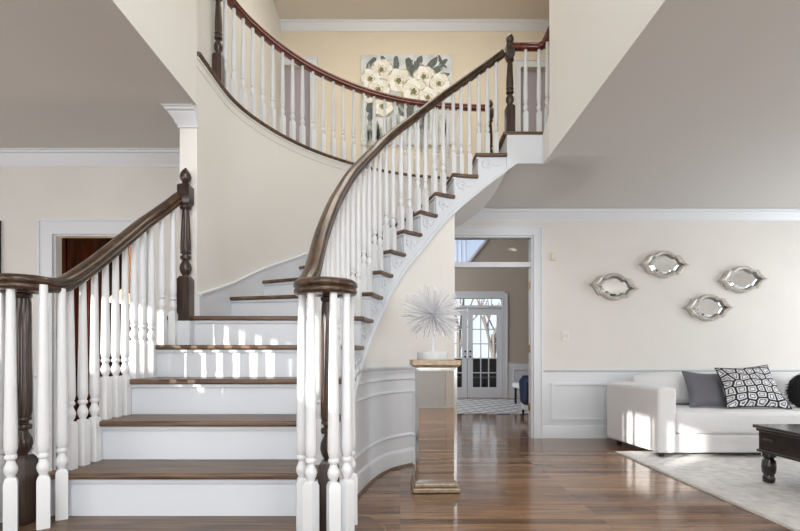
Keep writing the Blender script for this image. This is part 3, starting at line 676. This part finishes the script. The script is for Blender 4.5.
g = G(); g.box(-hw-.02, hw+.02, -hw-.02, hw+.02, .001, .035); g.box(-hw-.008, hw+.008, -hw-.008, hw+.008, .035, .065); g.build('base', M['champ'], pd, bevel=.008)
sb = thing('starburst_sculpture', 'white spiky starburst sculpture on a round base atop the mirrored pedestal', 'sculpture', (.232, 3.41, .905))
g = G(); g.lathe([(.108, 0), (.110, .005), (.110, .052), (.106, .057)], seg=40); g.build('base', M['whitegloss'], sb)
g = G(); g.tube((0, 0, .05), (0, 0, .31), .006); g.tube((.012, 0, .05), (.004, 0, .20), .004); g.build('stem', M['spike'], sb)
g = G(); rs = random.Random(11); NS = 240
for i in range(NS):
    z_ = 1-2*(i+.5)/NS; a = i*2.39996; q = math.sqrt(1-z_*z_); d = Vector((q*math.cos(a), q*math.sin(a), z_)); d = (d+Vector((rs.uniform(-.1, .1), rs.uniform(-.1, .1), rs.uniform(-.1, .1)))).normalized()
    l = rs.uniform(.17, .235)
    if d.z < -.86: continue
    g.tube(Vector((0, 0, .325))+d*.004, Vector((0, 0, .325))+d*l, .0018, .0048, seg=6)
g.lathe([(.001, -.022), (.016, -.016), (.022, 0), (.016, .016), (.001, .022)], (0, 0, .325), seg=12)
g.build('spikes', M['spike'], sb)

# ------------------------------------------------------------------ wall mirrors
def outline(s=1.0, n=14):
    """ogee quatrefoil, pointed left and right, width 2*a, height 2*b"""
    a, b = .285*s, .150*s; q = []
    key = [(a, 0), (a*.90, b*.08), (a*.80, b*.22), (a*.72, b*.42), (a*.66, b*.62), (a*.585, b*.72), (a*.49, b*.70), (a*.40, b*.74), (a*.31, b*.86), (a*.20, b*.97), (a*.10, b*1.01), (0, b*1.02)]
    q = key+[(-x, z) for x, z in key[-2::-1]]; q = q+[(x, -z) for x, z in q[-2:0:-1]]
    return q
def quatre(x, z, label, rot):
    o = thing('wall_mirror', label, 'mirror', (x, 5.478, z), 0, 'quatrefoil mirrors on the back wall'); o.rotation_euler = (0, rot, 0)
    O, I = outline(1.0), outline(.78); n = len(O)
    def ring(A, ya, B, yb, g, mi=0):
        g.add([(p[0], ya, p[1]) for p in A]+[(p[0], yb, p[1]) for p in B], [(i, (i+1) % n, n+(i+1) % n, n+i) for i in range(n)], mi)
    g = G(); ring(O, 0, O, -.042, g); ring(O, -.042, outline(.90), -.055, g); ring(outline(.90), -.055, I, -.045, g); ring(I, -.045, I, -.018, g)
    g.build('frame', M['pewter'], o, angle=30)
    g = G(); J = outline(.56); D = [(p[0]*(1 if abs(p[0]) > 1e-6 else 1), p[1]) for p in J]
    ring(I, -.019, J, -.032, g)
    g.build('bevelled_border', M['mirroredge'], o, smooth=False)
    g = G(); g.add([(0, -.032, 0)]+[(p[0], -.032, p[1]) for p in J], [(0, 1+(i+1) % n, 1+i) for i in range(n)]); g.build('mirror_glass', M['mirror'], o, smooth=False)
KX = 5.48/480
def bw(x, y): return ((x-400)*KX, .925-(y-357)*KX)
for (x, y, r_, lab) in ((613, 287, .10, 'silver quatrefoil mirror at the left end of the group, nearest the doorway'), (663, 265, .02, 'silver quatrefoil mirror hanging highest of the four, second from the left'),
                        (707, 308, 0, 'silver quatrefoil mirror hanging lowest of the four, above the patterned cushion'), (741, 280, -.03, 'silver quatrefoil mirror at the right end of the group')):
    X, Z = bw(x, y); quatre(X, Z, lab, r_)
X, Z = bw(553, 257); g = G(); g.box(X-.03, X+.03, 5.462, 5.48, Z-.045, Z+.045); o = thing('thermostat', 'small ivory wall control beside the doorway casing', 'thermostat', (X, 5.48, Z)); local(g, o).build('cover', M['plate'], o, bevel=.005)
g = G(); g.box(-.012, .012, -.022, -.018, -.01, .02); g.build('display', M['plate2'], o)
X, Z = bw(565, 336); o = thing('outlet_plate', 'white double outlet plate low on the wall beside the doorway', 'outlet', (X, 5.48, Z)); g = G(); g.box(-.04, .04, -.008, 0, -.055, .055); g.build('plate', M['plate2'], o, bevel=.003)
for s_ in (-1, 1): g = G(); g.box(s_*.018-.009, s_*.018+.009, -.011, -.008, -.02, .02); g.build('socket', M['plate'], o, bevel=.002)

# ------------------------------------------------------------------ sofa, cushions, rug, table
rug = thing('rug', 'cream textured pile rug under the sofa and dark coffee table', 'rug', (3.9, 3.2, 0))
g = G(); nx, ny = 60, 50; rs = random.Random(5)
vs = []
for j in range(ny+1):
    for i in range(nx+1): vs.append((-1.80+i*4.0/nx+(rs.uniform(-.004, .004) if i == 0 else 0), -1.6+j*3.05/ny, .014+rs.uniform(-.002, .002)))
k0 = len(vs); g.add(vs, [(j*(nx+1)+i, j*(nx+1)+i+1, (j+1)*(nx+1)+i+1, (j+1)*(nx+1)+i) for j in range(ny) for i in range(nx)])
g.build('pile', M['rug'], rug); g = G(); g.box(-1.81, 2.21, -1.61, 1.46, .001, .0105); g.build('backing', M['rug'], rug, smooth=False)
sf = thing('sofa', 'white upholstered sofa against the back wall', 'sofa', (3.6, 4.8, .0))
zb = .055
def poly_part(name, poly, z0, z1, mat, bev=.03, par=sf):
    g = G(); g.prism(poly, z0, z1); local(g, sf); return g.build(name, mat, par, bevel=bev)
poly_part('base', [(2.38, 4.35), (4.9, 4.35), (4.9, 5.15), (2.30, 5.15)], zb, .225, M['sofa'], .02)
poly_part('arm', [(2.335, 4.33), (2.50, 4.33), (2.42, 5.18), (2.225, 5.18)], zb, .645, M['sofa'], .025)
poly_part('arm', [(4.85, 4.33), (5.02, 4.33), (5.08, 5.18), (4.90, 5.18)], zb, .645, M['sofa'], .025)
poly_part('seat_cushion', [(2.505, 4.325), (3.66, 4.325), (3.66, 5.0), (2.46, 5.0)], .228, .43, M['sofa'], .035)
poly_part('seat_cushion', [(3.67, 4.325), (4.845, 4.325), (4.845, 5.0), (3.67, 5.0)], .228, .43, M['sofa'], .035)
g = G(); g.prism([(2.40, 5.06), (4.92, 5.06), (4.92, 5.25), (2.25, 5.25)], zb, .66); local(g, sf).build('back', M['sofa'], sf, bevel=.03)
for x0, x1 in ((2.47, 3.66), (3.67, 4.85)):
    g = G(); n = 16
    for j in range(n+1):
        for i in range(n+1):
            u, v = i/n, j/n; bul = (1-(2*u-1)**6)*(1-(2*v-1)**6); b_ = .13*bul-.018*max(0, math.cos(u*4*PI))*max(0, math.sin(v*3*PI))
            g.v.append((x0+(x1-x0)*u, 5.06-b_+v*.03, .42+v*.35-.05*(abs(2*u-1)**6)*v))
    for j in range(n+1):
        for i in range(n+1):
            u, v = i/n, j/n; g.v.append((x0+(x1-x0)*u, 5.07+v*.03+.04*(1-(2*v-1)**6), .42+v*.35-.05*(abs(2*u-1)**6)*v))
    N_ = (n+1)**2
    for j in range(n):
        for i in range(n):
            a = j*(n+1)+i; g.f += [(a, a+1, a+n+2, a+n+1), (N_+a, N_+a+n+1, N_+a+n+2, N_+a+1)]; g.m += [0, 0]
    bd = [i for i in range(n+1)]+[j*(n+1)+n for j in range(1, n+1)]+[n*(n+1)+i for i in range(n-1, -1, -1)]+[j*(n+1) for j in range(n-1, 0, -1)]
    for q in range(len(bd)): a, b = bd[q], bd[(q+1) % len(bd)]; g.f.append((a, b, N_+b, N_+a)); g.m.append(0)
    local(g, sf).build('back_cushion', M['sofa'], sf, subsurf=1, angle=80)
for x, y in ((2.39, 4.39), (4.95, 4.39), (2.32, 5.08), (4.95, 5.08)):
    g = G(); g.lathe([(.022, .018 if y < 4.6 else .001), (.028, .06)], (x, y, 0), seg=12); local(g, sf).build('foot', M['black'], sf)
def cushion(name, label, cat, corners, th, mat, uvs=1.0, n=18, group=None):
    """corners: bottom-left, bottom-right, top-right, top-left in world space"""
    c = [Vector(p) for p in corners]; cen = sum(c, Vector())/4; nr = (c[1]-c[0]).cross(c[3]-c[0]).normalized()
    o = thing(name, label, cat, cen, 0, group); g = G(); uv = []
    for side in (1, -1):
        for j in range(n+1):
            for i in range(n+1):
                u, v = i/n, j/n; uu = u+(.5-u)*.10*math.sin(PI*v); vv = v+(.5-v)*.10*math.sin(PI*u)
                p = (c[0]*(1-uu)+c[1]*uu)*(1-vv)+(c[3]*(1-uu)+c[2]*uu)*vv
                b_ = th*(max(0, (1-(2*u-1)**2))*max(0, (1-(2*v-1)**2)))**.42
                g.v.append(tuple(p-cen+nr*b_*side)); uv.append((u*uvs, v*uvs))
    N_ = (n+1)**2
    for j in range(n):
        for i in range(n):
            a = j*(n+1)+i; g.f += [(a, a+1, a+n+2, a+n+1), (N_+a, N_+a+n+1, N_+a+n+2, N_+a+1)]; g.m += [0, 0]
    g.uv = uv
    g.build('cover', mat, o, angle=85)
    pts = [c[0]-cen, c[1]-cen, c[2]-cen, c[3]-cen]; g2 = G(); path_ = []
    for k in range(4):
        a, b = pts[k], pts[(k+1) % 4]; m_ = (a+b)/2
        for q in range(8):
            u = q/8; path_.append(tuple(a.lerp(b, u)-(m_)*.10*math.sin(PI*u)))
    g2.sweep(path_, [(.006*math.cos(t), .006*math.sin(t)) for t in frange(0, 2*PI*5/6, 5)], closed=True); g2.build('piping', mat if name != 'patterned_cushion' else M['black'], o)
    return o
def wp(x, y, Y): return ((x-400)*Y/480, Y, .925-(y-357)*Y/480)
cushion('grey_cushion', 'plain slate grey cushion leaning on the sofa back', 'cushion', (wp(690, 407, 4.70), wp(728, 407, 4.66), wp(721, 374, 4.90), wp(682, 371, 4.92)), .075, M['grey'])
cushion('patterned_cushion', 'white cushion with black lattice print overlapping the grey cushion', 'cushion', (wp(727, 408, 4.54), wp(792, 409, 4.56), wp(767, 365, 4.80), wp(715, 368, 4.78)), .085, M['lattice'])
o = thing('fur_cushion', 'black fluffy cushion at the right edge of the photo', 'cushion', wp(808, 391, 4.68))
g = G(); rs = random.Random(9)
g.lathe([(.005, -.165), (.09, -.155), (.145, -.10), (.165, 0), (.145, .10), (.09, .155), (.005, .165)], seg=20); g.v = [(x*1.15, y*.62, z) for x, y, z in g.v]; g.build('cover', M['fur'], o)
g = G()
for i in range(900):
    a = rs.uniform(0, 2*PI); z_ = rs.uniform(-1, 1); q = math.sqrt(1-z_*z_); d = Vector((q*math.cos(a)*.185, q*math.sin(a)*.10, z_*.16)); e = d*(1.12+rs.random()*.12)+Vector((rs.uniform(-.01, .01), 0, -.008))
    g.tube(d*.97, e, .003, .0006, seg=3)
h_ = g.build('fur_tufts', M['fur'], o); h_['kind'] = 'stuff'
# coffee table
ct = thing('coffee_table', 'black wooden coffee table with turned legs on the cream rug', 'table', (3.25, 3.0, 0))
TX0, TX1, TY0, TY1 = -.655, .70, -.62, .55
g = G(); g.box(TX0+.01, TX1, TY0, TY1, .405, .430); g.build('table_top', M['tabletop'], ct, bevel=.006)
g = G(); g.box(TX0+.035, TX1-.03, TY0+.03, TY1-.03, .245, .405); g.box(TX0+.022, TX1-.02, TY0+.02, TY1-.02, .385, .404); g.box(TX0+.025, TX1-.02, TY0+.02, TY1-.02, .235, .252); g.build('apron', M['black'], ct, bevel=.003)
g = G(); g.prism([(-.05, -.008), (.02, -.008), (.02, -.02), (.05, 0), (.02, .02), (.02, .008), (-.05, .008)], 0, .004); o = g.build('carved_arrow', M['tabletop'], ct); o.rotation_euler = (PI/2, 0, -PI/2); o.location = (TX0+.034, .42, .33)
for sx in (TX0+.075, TX1-.07):
    for sy in (TY1-.075, TY0+.075):
        g = G(); g.lathe([(.030, .018), (.036, .022), (.040, .05), (.032, .075), (.042, .09), (.046, .13), (.043, .175), (.030, .195), (.044, .205), (.044, .238)], (sx, sy, 0), seg=20); g.build('leg', M['black'], ct)

# ------------------------------------------------------------------ dining side: picture edge, room beyond the doorway
pc = thing('picture_frame', 'edge of a dark framed picture at the far left of the photo', 'picture', (-3.55, 3.91, 1.80)); g = G(); g.box(-.25, .288, -.02, .018, -.24, .24); g.build('frame', M['iron'], pc, bevel=.004)
g = G(); g.box(-.225, .263, -.023, -.02, -.215, .215); g.build('print', M['plate2'], pc)
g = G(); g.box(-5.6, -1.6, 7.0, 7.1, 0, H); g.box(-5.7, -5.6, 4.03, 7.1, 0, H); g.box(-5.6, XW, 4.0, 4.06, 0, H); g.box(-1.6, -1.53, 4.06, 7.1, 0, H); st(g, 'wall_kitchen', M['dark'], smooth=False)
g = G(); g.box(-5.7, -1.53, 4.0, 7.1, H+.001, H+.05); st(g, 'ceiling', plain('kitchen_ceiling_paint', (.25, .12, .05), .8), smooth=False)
cb = thing('tall_cabinet', 'dark cherry tall cabinet seen through the left doorway', 'cabinet', (-3.42, 4.9, 0))
g = G(); g.box(-.6, .27, 0, .55, .001, 2.3); g.build('body', M['cab'], cb, bevel=.006)
for k in range(2):
    for z0, z1 in ((.12, .9), (.95, 2.2)):
        g = G(); x0 = -.20+k*.235; g.box(x0, x0+.22, -.022, 0, z0, z1); g.box(x0+.04, x0+.18, -.03, -.022, z0+.05, z1-.05)
        d_ = g.build('cabinet_door', M['cab'], cb, bevel=.004); g = G(); g.tube((x0+(.20 if k == 0 else .02), -.04, (z0+z1)/2-.05), (x0+(.20 if k == 0 else .02), -.04, (z0+z1)/2+.05), .005); g.build('handle', M['iron'], d_)
o = thing('ceiling_light', 'small glowing flush ceiling light seen through the left doorway', 'lamp', (-4.19, 6.7, 2.54))
g = G(); g.lathe([(.16, 0), (.17, .02), (.12, .04), (.02, .05)], (0, 0, 0), seg=24); g.build('lamp_shade', M['lamp'], o)
g = G(); g.tube((0, 0, .045), (0, 0, .059), .06); g.build('stem', M['brass'], o)
o = thing('pendant_lamp', 'cream bell shaped pendant lamp seen between the balusters', 'lamp', (-2.72, 4.7, 1.46))
g = G(); g.lathe([(.13, 0), (.12, .03), (.07, .085), (.025, .11), (.01, .13)], seg=24); g.build('lamp_shade', M['lamp'], o)
g = G(); g.tube((0, 0, .12), (0, 0, 1.139), .005); g.build('cord', M['iron'], o)

for nm, p_, e_ in (('pendant_bulb', (-2.72, 4.55, 1.40), 8), ('ceiling_bulb', (-4.19, 6.45, 2.3), 45)):
    l_ = bpy.data.lights.new(nm, 'POINT'); l_.energy = e_; l_.color = (1, .72, .42); l_.shadow_soft_size = .06; o = bpy.data.objects.new(nm, l_); COL.objects.link(o); o.location = p_
# ------------------------------------------------------------------ family room beyond the central doorway
YB = 10.83; kb = YB/480
g = G(); g.wall('y', YB, YB+.12, -2.0, 4.0, 0, 4.6, [(.74, 2.31, 0, 2.25)]); st(g, 'wall_far', M['taupe'], smooth=False)
g = G(); g.box(4.0, 4.1, 5.6, YB+.1, 0, 4.6); st(g, 'wall_right', M['taupe'], smooth=False)
g = G(); g.box(-2.1, -2.0, 5.6, YB+.1, 0, 4.6); st(g, 'wall_left', M['taupe'], smooth=False)
g = G(); g.box(-2.1, 4.1, 6.98, YB+.12, 4.6, 4.7); st(g, 'ceiling', M['ceil'], smooth=False)
g = G(); g.box(-2.1, 4.1, 5.60, 6.98, H+.082, H+.16); st(g, 'ceiling', M['ceil'], smooth=False)
g = G(); casing(g, .74, 2.31, 2.25, YB, 0, .11); g.box(.74, 2.31, YB-.02, YB+.1, 2.035, 2.09); g.box(.70, 2.35, YB-.05, YB, 2.36, 2.40); st(g, 'trim_18', M['trim'], smooth=False)
g = G(); g.box(.76, 2.29, YB+.05, YB+.056, 2.09, 2.25); st(g, 'window_2', M['glass'], smooth=False)
g = G(); g.box(2.43, 4.0, YB-.012, YB, .1, .78); frame_xz(g, 2.55, 3.7, .2, .66, YB-.012); g.sweep([(2.43, YB, .80), (4.0, YB, .80)], RAILM, vertical=True); g.sweep([(2.43, YB, 0), (4.0, YB, 0)], BASE, vertical=True); st(g, 'trim_19', M['trim'])
def french(x0, x1, knob, lab, n):
    o = thing('door_%d' % n, None, None, (x0, YB+.03, 0)); o['kind'] = 'structure'; W = x1-x0; s_ = .115
    g = G(); g.wall('y', -.0, .045, 0, W, .005, 2.03, [(s_, W-s_, .24, 1.88)])
    a, b, c_, d_ = s_, W-s_, .24, 1.88
    for i in (1, 2): g.box(a+(b-a)*i/3-.011, a+(b-a)*i/3+.011, .008, .037, c_, d_)
    for j in range(1, 5): g.box(a, b, .009, .036, c_+(d_-c_)*j/5-.011, c_+(d_-c_)*j/5+.011)
    g.build('door_frame', M['trim'], o, smooth=False); g = G(); g.box(a, b, .02, .024, c_, d_); g.build('pane', M['glass'], o, smooth=False)
    for z in (.93, 1.05):
        g = G(); g.tube((knob, -.04, z), (knob, .0, z), .022, .012, seg=12); g.build('knob', M['iron'], o)
french(.745, 1.52, .775-.05, '', 4); french(1.535, 2.305, .05, '', 5)
# raked window high on the far wall, seen through the transom
o = thing('window_3', None, None, (1.4, YB-.01, 3.0)); o['kind'] = 'structure'
g = G(); Z0, Z1 = 0.02, 1.2
g.add([(-.5, 0, Z0), (.12, 0, Z0), (1.05, 0, Z1), (-.5, 0, Z1)], [(0, 1, 2, 3)]); g.build('pane', plain('glowing_pane', (.5, .6, .75), .4, emit=(.55, .68, .9), estr=.55), o, smooth=False)  # daylight put into the pane as its own glow; wall behind is solid
g = G(); g.tube((.12, -.02, Z0), (1.05, -.02, Z1), .035); g.tube((-.5, -.02, Z0), (.14, -.02, Z0), .03)
for x in (-.12, -.02, .08): g.tube((x, -.02, Z0), (x, -.02, Z1), .012)
g.build('window_frame', M['trim'], o)
# hinged side of the doorway
for z in (.35, 1.02, 1.75):
    g = G(); g.box(1.494, 1.5005, 5.53, 5.58, z-.045, z+.045); g.tube((1.496, 5.585, z-.045), (1.496, 5.585, z+.045), .006); o = g.build('hinge', M['brass']); tag(o, 'small brass door hinge on the white jamb, %s of three' % {.35: 'lowest', 1.02: 'middle', 1.75: 'topmost'}[z], 'hinge', 'hinges on the doorway jamb')
rg = thing('rug', 'pale grey diamond patterned rug on the floor before the french doors', 'rug', (1.3, 9.0, 0)); g = G(); g.box(-1.7, 1.35, -1.25, 1.35, .001, .012); g.build('weave', M['rug2'], rg, smooth=False)
bn = thing('bench', 'white upholstered bench with dark legs beyond the doorway', 'bench', (2.50, 9.15, .0)); g = G(); g.box(-.30, .55, -.3, .3, .33, .42); g.build('seat', M['sofa'], bn, bevel=.03)
for sx in (-.24, .5):
    for sy in (-.24, .24): g = G(); g.box(sx-.02, sx+.02, sy-.02, sy+.02, .013 if sx < 0 else .001, .33); g.build('leg', M['black'], bn)
cr = thing('armchair', 'white chair partly hidden behind the right jamb, under the navy throw', 'chair', (2.08, 7.25, 0)); g = G(); g.box(-.18, .45, -.3, .35, .10, .40); g.build('seat', M['sofa'], cr, bevel=.04)
for sx, sy in ((-.14, -.26), (.41, -.26), (-.14, .31), (.41, .31)): g = G(); g.tube((sx, sy, .001), (sx, sy, .11), .014, .02); g.build('leg', M['black'], cr); g = G(); g.box(-.13, .0, -.3, .35, .40, .52); g.build('arm', M['sofa'], cr, bevel=.03)
thr = G(); n = 10
for j in range(n+1):
    for i in range(n+1):
        u, v = i/n, j/n; s_ = v*1.1
        if s_ < .5: x_, z_ = -.150-.02*math.sin(6*u+3*v)-.03, .22+s_*.72
        else: x_, z_ = -.18+(s_-.5)*.5, .58-.02*math.sin(5*u)
        thr.v.append((2.08+x_, 7.25-.26+.5*u, z_+.02*math.sin(7*u)))
for j in range(n):
    for i in range(n): a = j*(n+1)+i; thr.f.append((a, a+1, a+n+2, a+n+1)); thr.m.append(0)
o = thr.build('throw_blanket', M['blue'], angle=80); sm = o.modifiers.new('solid', 'SOLIDIFY'); sm.thickness = .03; tag(o, 'navy blue throw draped over the white chair arm beyond the doorway', 'blanket')
# outdoors beyond the french doors
g = G(); g.box(-30, 30, 11.0, 60, -.6, -.5); st(g, 'ground', M['ground'], smooth=False)
g = G(); g.box(-1.5, 5, 10.95, 14, -.12, -.02); st(g, 'deck', M['deck'], smooth=False)
def bare_tree(x, y, h, lab, seed):
    rs = random.Random(seed); o = thing('bare_tree', lab, 'tree', (x, y, -.5), 0, 'bare trees behind the house'); g = G()
    def grow(p, d, r, l, dep):
        e = p+d*l; g.tube(p, e, r, r*.72, seg=6)
        if dep:
            for _ in range(3): grow(p+d*l*rs.uniform(.5, 1), (d+Vector((rs.uniform(-.6, .6), rs.uniform(-.6, .6), rs.uniform(-.1, .5)))).normalized(), r*.55, l*.68, dep-1)
    grow(Vector((0, 0, 0)), Vector((0, 0, 1)), .11, h*.45, 3); g.build('branches', M['bark'], o)
for i, (x, y, h) in enumerate(((1.6, 17, 5), (3.4, 17.5, 5), (2.5, 20.5, 6), (5.0, 21.5, 6), (1.0, 23, 6))):
    bare_tree(x, y, h, 'leafless grey tree seen through the panes of the french doors', 20+i)
ps = thing('patio_sofa', 'dark outdoor sofa on the deck beyond the french doors', 'sofa', (2.3, 12.6, -.02))
g = G(); g.box(-1.2, 1.2, -.35, .45, .08, .42); g.build('seat', M['iron'], ps, bevel=.03); g = G(); g.box(-1.2, 1.2, .3, .48, .40, .92); g.build('backrest', M['iron'], ps, bevel=.04)
for s_ in (-1, 1): g = G(); g.box(s_*1.2-.08, s_*1.2+.08, -.35, .48, .0, .62); g.build('arm', M['iron'], ps, bevel=.03)

# ------------------------------------------------------------------ front of the house (behind the camera, seen in the mirrors)
o = thing('door_1', None, None, (.73, YF-.06, 0)); o['kind'] = 'structure'
g = G(); g.box(-.46, .46, -.02, .025, .005, 2.04)
for a, b in ((-.38, -.05), (.05, .38)):
    for c_, d_ in ((.2, .85), (1.0, 1.9)): g.box(a, b, .025, .035, c_, d_)
g.build('door_panel', M['trim'], o, smooth=False); g = G(); g.tube((.40, .03, 1.0), (.40, .08, 1.0), .015, .03, seg=12); g.build('knob', M['brass'], o)
k = 4
for (a, b, c_, d_) in HOLES[1:]:
    o = thing('window_%d' % k, None, None, (a, YF-.06, c_)); o['kind'] = 'structure'; k += 1; W, Hh = b-a, d_-c_; g = G()
    if True:
        nx_, nz_ = max(1, round(W/.35)), max(1, round(Hh/.42))
        for i in range(1, nx_): g.box(W*i/nx_-.01, W*i/nx_+.01, -.01, .01, 0, Hh)
        for i in range(1, nz_): g.box(0, W, -.01, .01, Hh*i/nz_-.01, Hh*i/nz_+.01)
    g.box(0, .03, -.03, .03, 0, Hh); g.box(W-.03, W, -.03, .03, 0, Hh); g.box(.03, W-.03, -.03, .03, 0, .03); g.box(.03, W-.03, -.03, .03, Hh-.03, Hh)
    g.build('window_frame', M['trim'], o, smooth=False)
